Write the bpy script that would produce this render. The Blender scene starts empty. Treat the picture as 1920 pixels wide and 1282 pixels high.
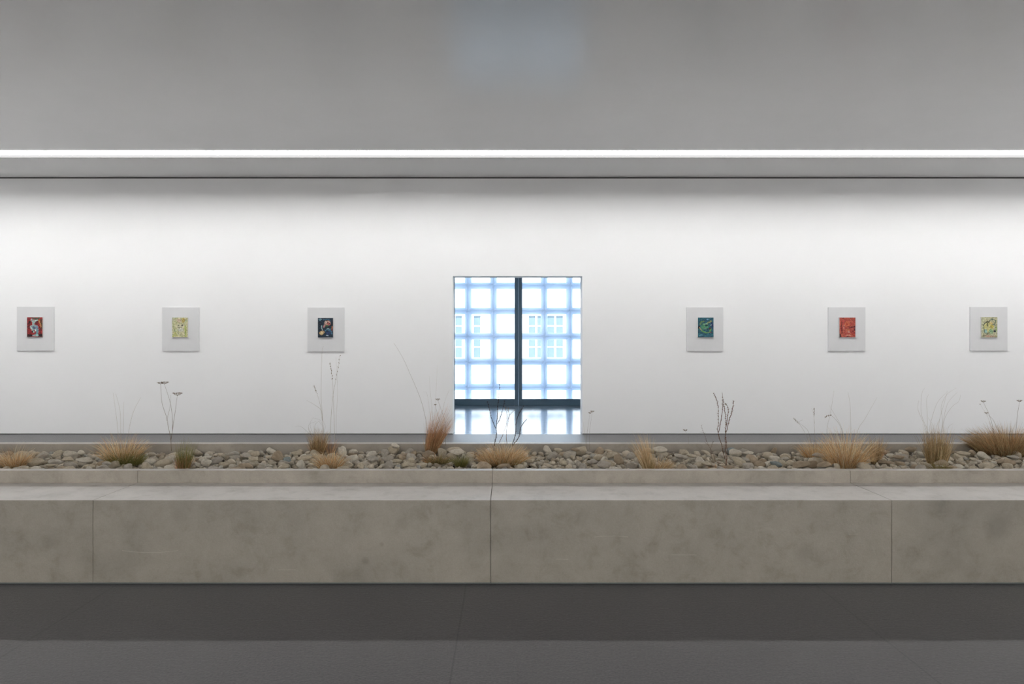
import bpy, math, random
import numpy as np
from mathutils import Vector, Matrix, noise

random.seed(7); RNG = np.random.default_rng(11)
COL = bpy.context.scene.collection
F, CX, CY, EYE = 1280.0, 950.0, 637.0, 1.45        # measured lens of the photograph (1920 x 1282)

def P(px, py, d):
    return Vector(((px-CX)*d/F, d, EYE-(py-CY)*d/F))
def depth_on(py, z):
    return F*(EYE-z)/(py-CY)

# ------------------------------------------------------------------ helpers
class MB:
    def __init__(s): s.v = []; s.f = []; s.mi = []
    def add(s, vs, fs, mi=0):
        o = len(s.v); s.v.extend(tuple(v) for v in vs)
        s.f.extend(tuple(i+o for i in f) for f in fs); s.mi.extend([mi]*len(fs)); return s
    def box(s, x0, x1, y0, y1, z0, z1, mi=0):
        return s.add([(x0,y0,z0),(x1,y0,z0),(x1,y1,z0),(x0,y1,z0),(x0,y0,z1),(x1,y0,z1),(x1,y1,z1),(x0,y1,z1)],
              [(0,3,2,1),(4,5,6,7),(0,1,5,4),(1,2,6,5),(2,3,7,6),(3,0,4,7)], mi)
    def tube(s, pts, rads, n=5, mi=0):
        vs = []; m = len(pts)
        for i, p in enumerate(pts):
            t = (pts[min(i+1,m-1)]-pts[max(i-1,0)])
            t = t.normalized() if t.length > 1e-9 else Vector((0,0,1))
            a = t.cross(Vector((0,1,0)));
            if a.length < .05: a = t.cross(Vector((1,0,0)))
            a.normalize(); b = t.cross(a)
            r = rads[i] if hasattr(rads,'__len__') else rads
            for k in range(n):
                an = 2*math.pi*k/n
                vs.append(p + a*(r*math.cos(an)) + b*(r*math.sin(an)))
        fs = [(i*n+k, i*n+(k+1)%n, (i+1)*n+(k+1)%n, (i+1)*n+k) for i in range(m-1) for k in range(n)]
        fs += [tuple(range(n-1,-1,-1)), tuple((m-1)*n+k for k in range(n))]
        return s.add(vs, fs, mi)
    def blob(s, c, r, sx=1, sy=1, sz=1, n=6, mi=0):
        vs = [c+Vector((0,0,-r*sz))]
        rings = 3
        for i in range(1, rings+1):
            th = math.pi*i/(rings+1)
            for k in range(n):
                an = 2*math.pi*k/n
                vs.append(c+Vector((r*sx*math.sin(th)*math.cos(an), r*sy*math.sin(th)*math.sin(an), -r*sz*math.cos(th))))
        vs.append(c+Vector((0,0,r*sz)))
        fs = [(0,1+(k+1)%n,1+k) for k in range(n)]
        for i in range(rings-1):
            a = 1+i*n; b = a+n
            fs += [(a+k, a+(k+1)%n, b+(k+1)%n, b+k) for k in range(n)]
        a = 1+(rings-1)*n; e = len(vs)-1
        fs += [(a+k, a+(k+1)%n, e) for k in range(n)]
        return s.add(vs, fs, mi)
    def build(s, name, mats, parent=None, smooth=False, bevel=0, origin=None):
        me = bpy.data.meshes.new(name)
        vs = s.v
        if origin is not None: vs = [(v[0]-origin[0], v[1]-origin[1], v[2]-origin[2]) for v in vs]
        me.from_pydata(vs, [], s.f); me.update()
        if not isinstance(mats, (list,tuple)): mats = [mats]
        for m in mats: me.materials.append(m)
        me.polygons.foreach_set('material_index', s.mi)
        if smooth: me.polygons.foreach_set('use_smooth', [True]*len(me.polygons))
        o = bpy.data.objects.new(name, me); COL.objects.link(o)
        if parent is not None: o.parent = parent
        elif origin is not None: o.location = origin
        if bevel:
            b = o.modifiers.new('bevel','BEVEL'); b.width = bevel; b.segments = 2; b.limit_method = 'ANGLE'
        return o

def tag(o, label=None, cat=None, group=None, kind=None):
    if label: o['label'] = label
    if cat: o['category'] = cat
    if group: o['group'] = group
    if kind: o['kind'] = kind
    return o
def empty(name, loc):
    o = bpy.data.objects.new(name, None); o.location = loc; o.empty_display_size = .1
    COL.objects.link(o); return o
def structure(o, label=None):
    o['kind'] = 'structure'
    if label: o['label'] = label
    return o

# ------------------------------------------------------------------ materials
def s2l(c): return tuple(((v/255)/12.92 if v/255 <= .04045 else ((v/255+.055)/1.055)**2.4) for v in c)
class NT:
    def __init__(s, name):
        s.m = bpy.data.materials.new(name); s.m.use_nodes = True
        s.t = s.m.node_tree; s.n = s.t.nodes; s.l = s.t.links
        s.b = s.n.get('Principled BSDF'); s.out = s.n.get('Material Output')
    def node(s, typ, **kw):
        x = s.n.new(typ)
        for k, v in kw.items():
            if k in x.inputs.keys(): x.inputs[k].default_value = v
            else: setattr(x, k, v)
        return x
    def coord(s, sc=(1,1,1), kind='Object', place=False):
        c = s.node('ShaderNodeTexCoord'); m = s.node('ShaderNodeMapping'); src = c.outputs[kind]
        if place:                                      # pattern runs on through neighbouring pieces
            i = s.node('ShaderNodeObjectInfo'); a = s.node('ShaderNodeVectorMath'); a.operation = 'ADD'
            s.l.new(src, a.inputs[0]); s.l.new(i.outputs['Location'], a.inputs[1]); src = a.outputs[0]
        m.inputs['Scale'].default_value = sc; s.l.new(src, m.inputs['Vector']); return m.outputs['Vector']
    def noise(s, vec, scale, detail=4, rough=.55, dist=0):
        x = s.node('ShaderNodeTexNoise'); x.inputs['Scale'].default_value = scale
        x.inputs['Detail'].default_value = detail; x.inputs['Roughness'].default_value = rough
        x.inputs['Distortion'].default_value = dist
        if vec is not None: s.l.new(vec, x.inputs['Vector'])
        return x.outputs['Fac']
    def ramp(s, fac, stops, interp='LINEAR'):
        r = s.node('ShaderNodeValToRGB'); r.color_ramp.interpolation = interp
        e = r.color_ramp.elements
        while len(e) < len(stops): e.new(.5)
        for i, (p, c) in enumerate(stops):
            e[i].position = p; e[i].color = tuple(c)+(1,) if len(c) == 3 else c
        s.l.new(fac, r.inputs['Fac']); return r.outputs['Color']
    def mix(s, fac, a, b, mode='MIX'):
        x = s.node('ShaderNodeMix'); x.data_type = 'RGBA'; x.blend_type = mode
        for sock, v in ((0, fac), (6, a), (7, b)):
            if isinstance(v, (int,float)): x.inputs[sock].default_value = v
            elif isinstance(v, tuple): x.inputs[sock].default_value = v+(1,) if len(v) == 3 else v
            else: s.l.new(v, x.inputs[sock])
        return x.outputs[2]
    def math(s, op, a, b=None):
        x = s.node('ShaderNodeMath'); x.operation = op
        for i, v in enumerate((a, b)):
            if v is None: continue
            if isinstance(v, (int,float)): x.inputs[i].default_value = v
            else: s.l.new(v, x.inputs[i])
        return x.outputs[0]
    def color(s, c):
        if isinstance(c, tuple): s.b.inputs['Base Color'].default_value = c+(1,)
        else: s.l.new(c, s.b.inputs['Base Color'])
    def bump(s, h, strength=.3, dist=.01):
        b = s.node('ShaderNodeBump'); b.inputs['Strength'].default_value = strength; b.inputs['Distance'].default_value = dist
        s.l.new(h, b.inputs['Height']); s.l.new(b.outputs['Normal'], s.b.inputs['Normal'])
    def set(s, rough=.8, spec=.3, metal=0):
        s.b.inputs['Roughness'].default_value = rough; s.b.inputs['Specular IOR Level'].default_value = spec
        s.b.inputs['Metallic'].default_value = metal; return s

def m_plain(name, c, rough=.7, spec=.3, metal=0, nz=0, nscale=8):
    t = NT(name).set(rough, spec, metal)
    if nz:
        f = t.noise(t.coord(), nscale)
        t.color(t.ramp(f, [(.3, tuple(v*(1-nz) for v in c)), (.7, tuple(min(1,v*(1+nz)) for v in c))]))
    else: t.color(c)
    return t.m

def m_concrete(name, base, blotch=.2, seed=0, stains=False):
    t = NT(name).set(.36, .65)
    v = t.coord(place=True)
    def g(k): return tuple(x*k for x in base)
    big = t.noise(v, 1.7+seed*.1, 5, .62, .4)
    mid = t.noise(v, 7.5, 6, .68, .3)
    c = t.ramp(big, [(.3, g(1-blotch)), (.5, g(1)), (.72, tuple(x*(1+blotch*.7) for x in base))])
    c2 = t.ramp(mid, [(.3, (.76,.75,.72)), (.47, (1,1,1)), (.72, (1.13,1.13,1.14))])
    c = t.mix(.85, c, c2, 'MULTIPLY')
    # soft dark spots of damp and release oil
    vo = t.node('ShaderNodeTexVoronoi'); vo.inputs['Scale'].default_value = 2.1; vo.inputs['Randomness'].default_value = 1
    dv = t.node('ShaderNodeMapping'); dv.inputs['Scale'].default_value = (1,1,1.3)
    nn = t.node('ShaderNodeTexNoise'); nn.inputs['Scale'].default_value = 6; nn.inputs['Detail'].default_value = 4
    t.l.new(v, nn.inputs['Vector'])
    vm = t.node('ShaderNodeMix'); vm.data_type='VECTOR'; vm.inputs[0].default_value = .12
    t.l.new(v, vm.inputs[4]); t.l.new(nn.outputs['Color'], vm.inputs[5]); t.l.new(vm.outputs[1], vo.inputs['Vector'])
    spot = t.ramp(vo.outputs['Distance'], [(.03,(1,1,1)), (.17,(0,0,0))])
    c = t.mix(t.math('MULTIPLY', spot, .25), c, g(.55))
    # trowel scratches, pale, stretched along the form
    v3 = t.coord((1.5,1.5,14), place=True); sc = t.noise(v3, 5, 8, .75, 1.2)
    sm = t.ramp(sc, [(.66,(0,0,0)), (.72,(1,1,1))])
    c = t.mix(t.math('MULTIPLY', sm, .3), c, g(1.45))
    # vertical run marks
    v4 = t.coord((16,16,.7), place=True); sv = t.noise(v4, 2.6, 6, .7, .2)
    sm2 = t.ramp(sv, [(.62,(0,0,0)), (.72,(1,1,1))])
    c = t.mix(t.math('MULTIPLY', sm2, .16), c, g(.6))
    fine = t.noise(v, 160, 3, .6)
    c = t.mix(.5, c, t.ramp(fine, [(.3,(.86,.86,.86)), (.7,(1.1,1.1,1.1))]), 'MULTIPLY')
    # pin holes
    ph = t.node('ShaderNodeTexVoronoi'); ph.inputs['Scale'].default_value = 55; t.l.new(v, ph.inputs['Vector'])
    pm = t.ramp(ph.outputs['Distance'], [(.05,(1,1,1)), (.09,(0,0,0))])
    rare = t.ramp(t.noise(v, 9, 2), [(.56,(0,0,0)), (.62,(1,1,1))])
    c = t.mix(t.math('MULTIPLY', t.math('MULTIPLY', pm, rare), .5), c, g(.45))
    if stains:
        sp = t.node('ShaderNodeSeparateXYZ'); t.l.new(v, sp.inputs[0]); X, Z = sp.outputs['X'], sp.outputs['Z']
        wob = t.math('MULTIPLY', t.math('SUBTRACT', t.noise(v, 14, 4, .6), .5), .9)
        for x0, z0, rr, k in ((-.836,.14,.03,.5), (-.74,.24,.018,.3), (2.90,.352,.10,.38), (1.758,.187,.07,.3), (-.62,.37,.05,.2), (-2.72,.26,.05,.22), (-1.94,.42,.06,.2), (.45,.40,.06,.2)):
            dx = t.math('MULTIPLY', t.math('SUBTRACT', X, x0), 1/rr); dz = t.math('MULTIPLY', t.math('SUBTRACT', Z, z0), 1/rr)
            q = t.math('ADD', t.math('SQRT', t.math('ADD', t.math('MULTIPLY', dx, dx), t.math('MULTIPLY', dz, dz))), wob)
            c = t.mix(t.math('MULTIPLY', t.ramp(q, [(.35,(1,1,1)), (1,(0,0,0))]), k), c, g(.5))
        for x0, z0, hw, sag in ((-2.11,.192,.165,.45), (1.05,.178,.075,.1), (.33,.152,.035,-.2), (2.05,.30,.03,1.5), (.62,.29,.10,-.6), (-1.3,.09,.05,.2)):
            dx = t.math('SUBTRACT', X, x0); zz = t.math('ADD', t.math('MULTIPLY', t.math('MULTIPLY', dx, dx), sag), z0)
            near = t.math('LESS_THAN', t.math('ABSOLUTE', t.math('SUBTRACT', Z, t.math('ADD', zz, t.math('MULTIPLY', wob, .006)))), .0016)
            on = t.math('LESS_THAN', t.math('ABSOLUTE', dx), hw)
            c = t.mix(t.math('MULTIPLY', t.math('MULTIPLY', near, on), .5), c, g(1.6))
    t.color(c)
    t.bump(t.math('ADD', t.noise(v, 60, 6, .7), t.math('MULTIPLY', mid, 2.0)), .25, .004)
    return t.m

def m_carpet():
    t = NT('grey_carpet').set(.36, .4)
    v = t.coord()
    f1 = t.noise(v, 90, 4, .75); f2 = t.noise(t.coord((1,2,1)), 26, 5, .75); f3 = t.noise(v, 1.2, 3)
    base = CARPET
    c = t.ramp(f1, [(.28, tuple(x*.35 for x in base)), (.5, base), (.74, tuple(x*2.1 for x in base))])
    c = t.mix(.7, c, t.ramp(f2, [(.3,(.72,.72,.72)), (.7,(1.22,1.22,1.22))]), 'MULTIPLY')
    c = t.mix(.5, c, t.ramp(f3, [(.3,(.9,.9,.9)), (.7,(1.1,1.1,1.1))]), 'MULTIPLY')
    # butt seams between carpet widths, running away from the viewer
    sep = t.node('ShaderNodeSeparateXYZ'); t.l.new(v, sep.inputs[0])
    x = t.math('ADD', sep.outputs['X'], .24+2.07*10)
    d = t.math('ABSOLUTE', t.math('SUBTRACT', t.math('MODULO', t.math('ADD', x, 1.035), 2.07), 1.035))
    seam = t.math('LESS_THAN', d, .0042)
    c = t.mix(t.math('MULTIPLY', seam, .85), c, (.012,.012,.012))
    t.color(c)
    t.b.inputs['Sheen Weight'].default_value = .12; t.b.inputs['Sheen Roughness'].default_value = .5
    t.bump(t.math('ADD', f1, f2), .5, .004)
    return t.m

def m_stone(name, stops, island):
    t = NT(name).set(.85, .2)
    if island:
        g = t.node('ShaderNodeNewGeometry'); r = g.outputs['Random Per Island']
    else:
        g = t.node('ShaderNodeObjectInfo'); r = g.outputs['Random']
    c = t.ramp(r, stops)
    v = t.coord()
    c = t.mix(.8, c, t.ramp(t.noise(v, 22 if island else 1.6, 6, .7, .4), [(.3,(.72,.71,.69)), (.52,(1,1,1)), (.75,(1.18,1.18,1.18))]), 'MULTIPLY')
    c = t.mix(.6, c, t.ramp(t.noise(v, 150 if island else 9, 4, .7), [(.3,(.78,.78,.78)), (.7,(1.15,1.15,1.15))]), 'MULTIPLY')
    t.color(c); t.bump(t.noise(v, 120 if island else 6, 6, .7), .45, .004 if island else .06)
    return t.m

def m_blade(name, stops, rough=.65):
    t = NT(name).set(rough, .25)
    g = t.node('ShaderNodeNewGeometry')
    c = t.ramp(g.outputs['Random Per Island'], stops)
    t.color(c)
    return t.m

def m_paint():
    t = NT('oil_paint').set(.45, .35)
    a = t.node('ShaderNodeVertexColor'); a.layer_name = 'Col'
    c = t.mix(.35, a.outputs['Color'], t.ramp(t.noise(t.coord(), 90, 4, .7), [(.3,(.7,.7,.7)), (.7,(1.25,1.25,1.25))]), 'MULTIPLY')
    t.color(c); t.bump(t.noise(t.coord((1,1,1)), 70, 4, .7), .4, .003)
    return t.m

def m_emit(name, c, strength):
    t = NT(name); t.n.remove(t.b); e = t.node('ShaderNodeEmission'); e.inputs[0].default_value = c+(1,); e.inputs[1].default_value = strength
    t.l.new(e.outputs[0], t.out.inputs[0]); return t.m

def m_glass():
    t = NT('window_glass'); t.n.remove(t.b)
    tr = t.node('ShaderNodeBsdfTransparent'); tr.inputs[0].default_value = (.97,.99,1,1)
    gl = t.node('ShaderNodeBsdfGlossy'); gl.inputs['Roughness'].default_value = .02
    fr = t.node('ShaderNodeFresnel'); fr.inputs[0].default_value = 1.45
    mx = t.node('ShaderNodeMixShader'); t.l.new(fr.outputs[0], mx.inputs[0]); t.l.new(tr.outputs[0], mx.inputs[1]); t.l.new(gl.outputs[0], mx.inputs[2])
    t.l.new(mx.outputs[0], t.out.inputs[0]); return t.m

def m_lattice():
    t = NT('frosted_lattice_panel'); t.n.remove(t.b)
    d = t.node('ShaderNodeBsdfDiffuse'); d.inputs[0].default_value = LATTICE+(1,)
    tr = t.node('ShaderNodeBsdfTranslucent'); tr.inputs[0].default_value = LATTICE+(1,)
    mx = t.node('ShaderNodeMixShader'); mx.inputs[0].default_value = .5
    t.l.new(d.outputs[0], mx.inputs[1]); t.l.new(tr.outputs[0], mx.inputs[2]); t.l.new(mx.outputs[0], t.out.inputs[0]); return t.m

# ---- light levels and key tones, tuned against the photograph
LAMP = 24.0          # strip before the picture wall
LAMP_SIDE = 15.0      # the strip's two returns
LAMP_FRONT = 84.0    # the run behind the viewer
SUN = 8.5
SKY = 3.0
CARPET = (.044,.0395,.041)
LATTICE = (.73,.80,.89)

M = {}
def m_wall():
    t = NT('white_wall_paint').set(.75, .25)
    v = t.coord()
    t.color(t.ramp(t.noise(v, .9, 4), [(.3,(.875,.875,.875)), (.7,(.895,.895,.895))]))
    t.bump(t.noise(v, 180, 4, .7), .08, .002); return t.m
M['wall'] = m_wall()
def m_ceiling():
    t = NT('satin_grey_ceiling').set(.27, .85); t.b.inputs['Coat Weight'].default_value = .6; t.b.inputs['Coat Roughness'].default_value = .22
    v = t.coord()
    t.color(t.ramp(t.noise(v, 1.5, 4), [(.3,(.68,.68,.68)), (.7,(.70,.70,.70))]))
    t.bump(t.noise(v, 140, 4, .7), .1, .002); return t.m
M['ceiling'] = m_ceiling()
M['soffit'] = m_plain('soffit_paint', (.88,.88,.88), .5, .4)
M['profile'] = m_plain('dark_grey_profile', (.055,.055,.055), .8, .1)
M['gap'] = m_plain('shadow_gap_black', (.02,.02,.02), .9, .1)
M['topgap'] = m_plain('shadow_gap_grey', (.12,.12,.12), .9, .1)
M['carpet'] = m_carpet()
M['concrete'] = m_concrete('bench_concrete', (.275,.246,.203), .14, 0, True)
M['seat'] = m_concrete('lightened_seat_concrete', (.60,.56,.52), .07, 5)
M['curb'] = m_concrete('curb_concrete', (.345,.307,.254), .2, 3)
M['steel'] = m_plain('grey_green_steel', (.16,.18,.17), .45, .5, .3)
M['lamp'] = m_emit('lamp_diffuser', (1,.995,.988), LAMP); M['lamp_side'] = m_emit('lamp_diffuser_side', (1,.995,.988), LAMP_SIDE); M['lamp_front'] = m_emit('lamp_diffuser_front', (1,.995,.988), LAMP_FRONT)
M['soil'] = m_plain('dark_soil', (.07,.055,.04), .95, .1, nz=.4, nscale=40)
M['panel'] = m_plain('light_grey_board', (.70,.70,.705), .6, .25, nz=.01)
M['canvas_edge'] = m_plain('primed_canvas_edge', (.72,.71,.69), .8, .2)
M['paint'] = m_paint()
def m_polished():
    t = NT('polished_grey_floor').set(.16, .5)
    v = t.coord(); t.color(t.ramp(t.noise(v, 3, 5), [(.3,(.17,.21,.25)), (.7,(.23,.27,.31))]))
    t.l.new(t.math('ADD', t.math('MULTIPLY', t.noise(v, 5, 5), .12), .10), t.b.inputs['Roughness'])
    return t.m
M['polished'] = m_polished()
M['mullion'] = m_plain('dark_blue_grey_metal', (.105,.165,.21), .4, .5, .2)
M['glass'] = m_glass(); M['lattice'] = m_lattice()
M['facade'] = m_plain('pale_render', (.86,.87,.88), .9, .1, nz=.02)
M['trim'] = m_plain('white_joinery', (.88,.88,.88), .6, .2)
M['pane'] = m_plain('house_window_pane', (.12,.16,.19), .12, .5)
M['street'] = m_plain('pale_paving', (.7,.71,.72), .9, .1, nz=.05)
STONES = [(0,s2l((156,142,122))), (.2,s2l((186,176,158))), (.45,s2l((200,188,168))), (.7,s2l((176,168,154))), (.88,s2l((208,200,184))), (1,s2l((160,158,150)))]
M['stones'] = m_stone('river_stone_fill', STONES, True)
TONES = {'beige': ((190,178,156),(204,192,170)), 'grey': ((172,164,152),(190,182,168)), 'pale': ((206,198,182),(222,214,198)),
         'brownish': ((164,148,126),(184,166,142)), 'blue-grey': ((132,140,138),(142,150,148))}
for k, (a, b) in TONES.items():
    M['stone_'+k] = m_stone('river_stone_'+k.replace('-','_'), [(0,s2l(a)), (1,s2l(b))], False)
def B(*cols): return [(i/(len(cols)-1), s2l(tuple(min(245,v*1.17+6) for v in c))) for i, c in enumerate(cols)]
M['orange'] = m_blade('orange_straw', B((118,84,52),(188,146,98),(216,182,138),(142,102,66),(236,212,176),(170,124,80)))
M['auburn'] = m_blade('auburn_straw', B((96,64,42),(158,110,74),(192,146,104),(112,76,52),(220,184,144)))
M['tan'] = m_blade('tan_straw', B((124,98,68),(182,148,108),(212,184,146),(142,112,76),(224,200,166)))
M['brown'] = m_blade('brown_straw', B((84,68,48),(146,120,84),(184,156,114),(96,80,56),(212,188,146)))
M['green'] = m_blade('green_straw', B((64,66,34),(98,98,52),(130,122,66),(84,84,44)))
M['olive'] = m_blade('olive_straw', B((72,66,38),(112,100,60),(146,130,82),(90,84,50)))
M['stalk'] = m_plain('pale_dry_stalk', s2l((168,158,138)), .7, .2)
M['stalk_brown'] = m_plain('brown_dry_stalk', s2l((126,110,88)), .7, .2)
M['head'] = m_plain('dry_seed_head', s2l((120,104,82)), .8, .2, nz=.2, nscale=90)
M['twig'] = m_plain('dark_brown_twig', s2l((62,48,42)), .7, .2)
M['twig2'] = m_plain('reddish_brown_twig', s2l((112,84,66)), .7, .2)

# ------------------------------------------------------------------ the room
H = 3.99; HS = 3.952; XL, XR, YF, YW, YW2 = -10.2, 10.3, -7.2, 10.5, 10.8
PX0, PX1, PZ = (849-CX)*YW/F, (1092-CX)*YW/F, EYE+119.5*YW/F
YG = 15.1                                             # glazed front of the passage
structure(MB().box(XL, XR, YF, YW, -.1, 0).build('floor', M['carpet']))
w = MB(); w.box(XL, PX0, YW, YW2, 0, H+.2); w.box(PX1, XR, YW, YW2, 0, H+.2); w.box(PX0, PX1, YW, YW2, PZ, H+.2)
structure(w.build('wall_back', M['wall']))
structure(MB().box(XL-.2, XL, YF-.2, YW2, -.1, H+.2).build('wall_left', M['wall']))
structure(MB().box(XR, XR+.2, YF-.2, YW2, -.1, H+.2).build('wall_right', M['wall']))
structure(MB().box(XL, XR, YF-.2, YF, -.1, H+.2).build('wall_front', M['wall']))
# light slot ring: diffuser, pale ledge outside it, dark joint, then the outer ceiling border
def ring(mb, x0, x1, y0, y1, w_, z0, z1):
    mb.box(x0, x1, y1-w_, y1, z0, z1); mb.box(x0, x1, y0, y0+w_, z0, z1)
    mb.box(x0, x0+w_, y0+w_, y1-w_, z0, z1); mb.box(x1-w_, x1, y0+w_, y1-w_, z0, z1); return mb
IX0, IX1, IY0, IY1 = -8.8, 8.9, -5.6, 9.17
structure(MB().box(IX0, IX1, IY0, IY1, H, H+.2).build('ceiling', M['ceiling']))
e = .20                                               # slot width; the border beyond it hangs slightly lower and forms a lip
c = MB(); c.box(XL, XR, IY1+e, YW, HS, H+.2); c.box(XL, XR, YF, IY0-e, HS, H+.2)
c.box(XL, IX0-e, IY0-e, IY1+e, HS, H+.2); c.box(IX1+e, XR, IY0-e, IY1+e, HS, H+.2)
structure(c.build('ceiling.001', M['soffit']))
lamp = empty('linear_ceiling_light', (0, IY1+.11, H))
tag(lamp, 'long glowing white light strip recessed in the grey ceiling before the wall', 'ceiling light')
def child_of(mb, name, mats, root, **k): return mb.build(name, mats, root, origin=tuple(root.location), **k)
child_of(MB().box(IX0-e, IX1+e, IY1+.003, IY1+e-.003, H-.002, H+.02), 'diffuser', M['lamp'], lamp)
child_of(MB().box(IX0-e, IX1+e, IY0-e+.003, IY0-.003, H-.002, H+.02), 'diffuser', M['lamp_front'], lamp)
child_of(MB().box(IX0-e+.003, IX0-.003, IY0, IY1, H-.002, H+.02), 'diffuser', M['lamp_side'], lamp)
child_of(MB().box(IX1+.003, IX1+e-.003, IY0, IY1, H-.002, H+.02), 'diffuser', M['lamp_side'], lamp)
child_of(ring(MB(), IX0-e-.01, IX1+e+.01, IY0-e-.01, IY1+e+.01, e+.02, H+.021, H+.06), 'housing', M['gap'], lamp)
child_of(ring(MB(), IX0-e-.012, IX1+e+.012, IY0-e-.012, IY1+e+.012, .0135, HS-.003, H+.019), 'edge_profile', M['profile'], lamp)
tr = MB(); tr.box(XL, XR, YW-.004, YW, HS-.022, HS-.001)
structure(tr.build('shadow_gap_strip_1', M['topgap']))  # flat strip coloured dark for the shade of a gap under the ceiling
tr = MB(); tr.box(XL, PX0, YW-.004, YW, 0, .010); tr.box(PX1, XR, YW-.004, YW, 0, .010)
structure(tr.build('shadow_gap_strip_2', M['gap']))  # shadow line between wall and floor, painted as a thin black strip

# passage behind the opening
CXL, CXR, HC = -4.21, 4.73, 3.3
structure(MB().box(CXL-.2, CXR+.2, YW2, YG+.25, -.1, -.001).box(PX0, PX1, YW, YW2, -.1, -.001).build('floor.001', M['polished']))
structure(MB().box(CXL-.2, CXR+.2, YW2, YG+.25, HC, HC+.2).build('ceiling.002', M['wall']))
structure(MB().box(CXL-.2, CXL, YW2, YG+.25, 0, HC).build('wall_passage_left', M['wall']))
structure(MB().box(CXR, CXR+.2, YW2, YG+.25, 0, HC).build('wall_passage_right', M['wall']))
MX, MP, MW = (972-CX)*YG/F, 1.49, .083
wi = 1
for k in range(-3, 3):
    x0, x1 = MX+k*MP, MX+(k+1)*MP
    r = structure(empty('window_%d' % wi, ((x0+x1)/2, YG, 0))); wi += 1
    fr = MB(); g = .002
    fr.box(x0+g, x0+MW, YG, YG+.09, 0, HC); fr.box(x1-MW, x1-g, YG, YG+.09, 0, HC)
    fr.box(x0+MW, x1-MW, YG, YG+.09, .0, .14); fr.box(x0+MW, x1-MW, YG, YG+.09, HC-.12, HC)
    child_of(fr, 'window_frame', M['mullion'], r, bevel=.006)
    child_of(MB().box(x0+MW-.01, x1-MW+.01, YG+.04, YG+.052, .13, HC-.11), 'window_pane', M['glass'], r)
# lattice screen outside the glass: ridge-shaped bars crossing at mitred nodes
LY0, LY1, LW = YG+.33, YG+.60, .079
lat = MB(); LP = 48.25*LY0/F; lx = (973.2-CX)*LY0/F; lz = EYE-(630.3-CY)*LY0/F
def vbar(x, z0, z1):
    lat.add([(x-LW,LY1,z0),(x,LY0,z0),(x+LW,LY1,z0),(x-LW,LY1,z1),(x,LY0,z1),(x+LW,LY1,z1)],
            [(0,1,4,3),(1,2,5,4),(2,0,3,5),(0,2,1),(3,4,5)])
def hbar(z, x0, x1):
    lat.add([(x0,LY1,z-LW),(x0,LY0,z),(x0,LY1,z+LW),(x1,LY1,z-LW),(x1,LY0,z),(x1,LY1,z+LW)],
            [(0,3,4,1),(1,4,5,2),(2,5,3,0),(0,1,2),(3,5,4)])
for i in range(-8, 9): vbar(lx+i*LP, -.7, 4.2)
for j in range(-3, 5): hbar(lz+j*LP, lx-8*LP, lx+8*LP)
tag(lat.build('lattice_screen', M['lattice']), 'pale blue square lattice screen standing outside the tall glazed front', 'screen')

# opposite house
YH = 40.0
hb = empty('townhouse', (0, YH, -4.0))
def X_(px): return (px-CX)*YH/F
def Z_(py): return EYE-(py-CY)*YH/F
child_of(MB().box(-22, 22, YH, YH+8, -4, 13), 'wall', M['facade'], hb)
child_of(MB().box(-22, 22, YH-.16, YH, Z_(592), Z_(585)), 'cornice', M['trim'], hb)
child_of(MB().box(-22, 22, YH-.06, YH, Z_(703), Z_(700.6)), 'string_course', M['trim'], hb)
def pxc(c_): return 830+c_*.2651
def pyc(c_): return 500+c_*.2651
for a, b in ((30,137),(160,268),(609,714),(741,850),(-360,-255),(-230,-125),(1180,1285),(1310,1415)):
    for t0, t1 in ((345, 642), (-420, -120)):
        x0, x1, z0, z1 = X_(pxc(a)), X_(pxc(b)), Z_(pyc(t1)), Z_(pyc(t0))
        wf = MB(); q = .055
        wf.box(x0-.1, x0, YH-.07, YH, z0-.1, z1+.1); wf.box(x1, x1+.1, YH-.07, YH, z0-.1, z1+.1)
        wf.box(x0, x1, YH-.07, YH, z1, z1+.1); wf.box(x0, x1, YH-.1, YH, z0-.1, z0)
        xm = (x0+x1)/2; wf.box(xm-q, xm+q, YH-.06, YH, z0, z1)
        for k in range(1, 4):
            zz = z0+(z1-z0)*k/4; wf.box(x0, x1, YH-.05, YH, zz-q*.7, zz+q*.7)
        wo = child_of(wf, 'window', M['trim'], hb)
        p_ = MB().box(x0, x1, YH-.02, YH-.002, z0, z1).build('pane', M['pane'], wo, origin=tuple(hb.location))
tag(hb, 'pale rendered house across the street with white-framed windows', 'building')
structure(MB().box(-30, 30, YG+.25, YH+8, -4.2, -4).build('ground', M['street']))

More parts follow.
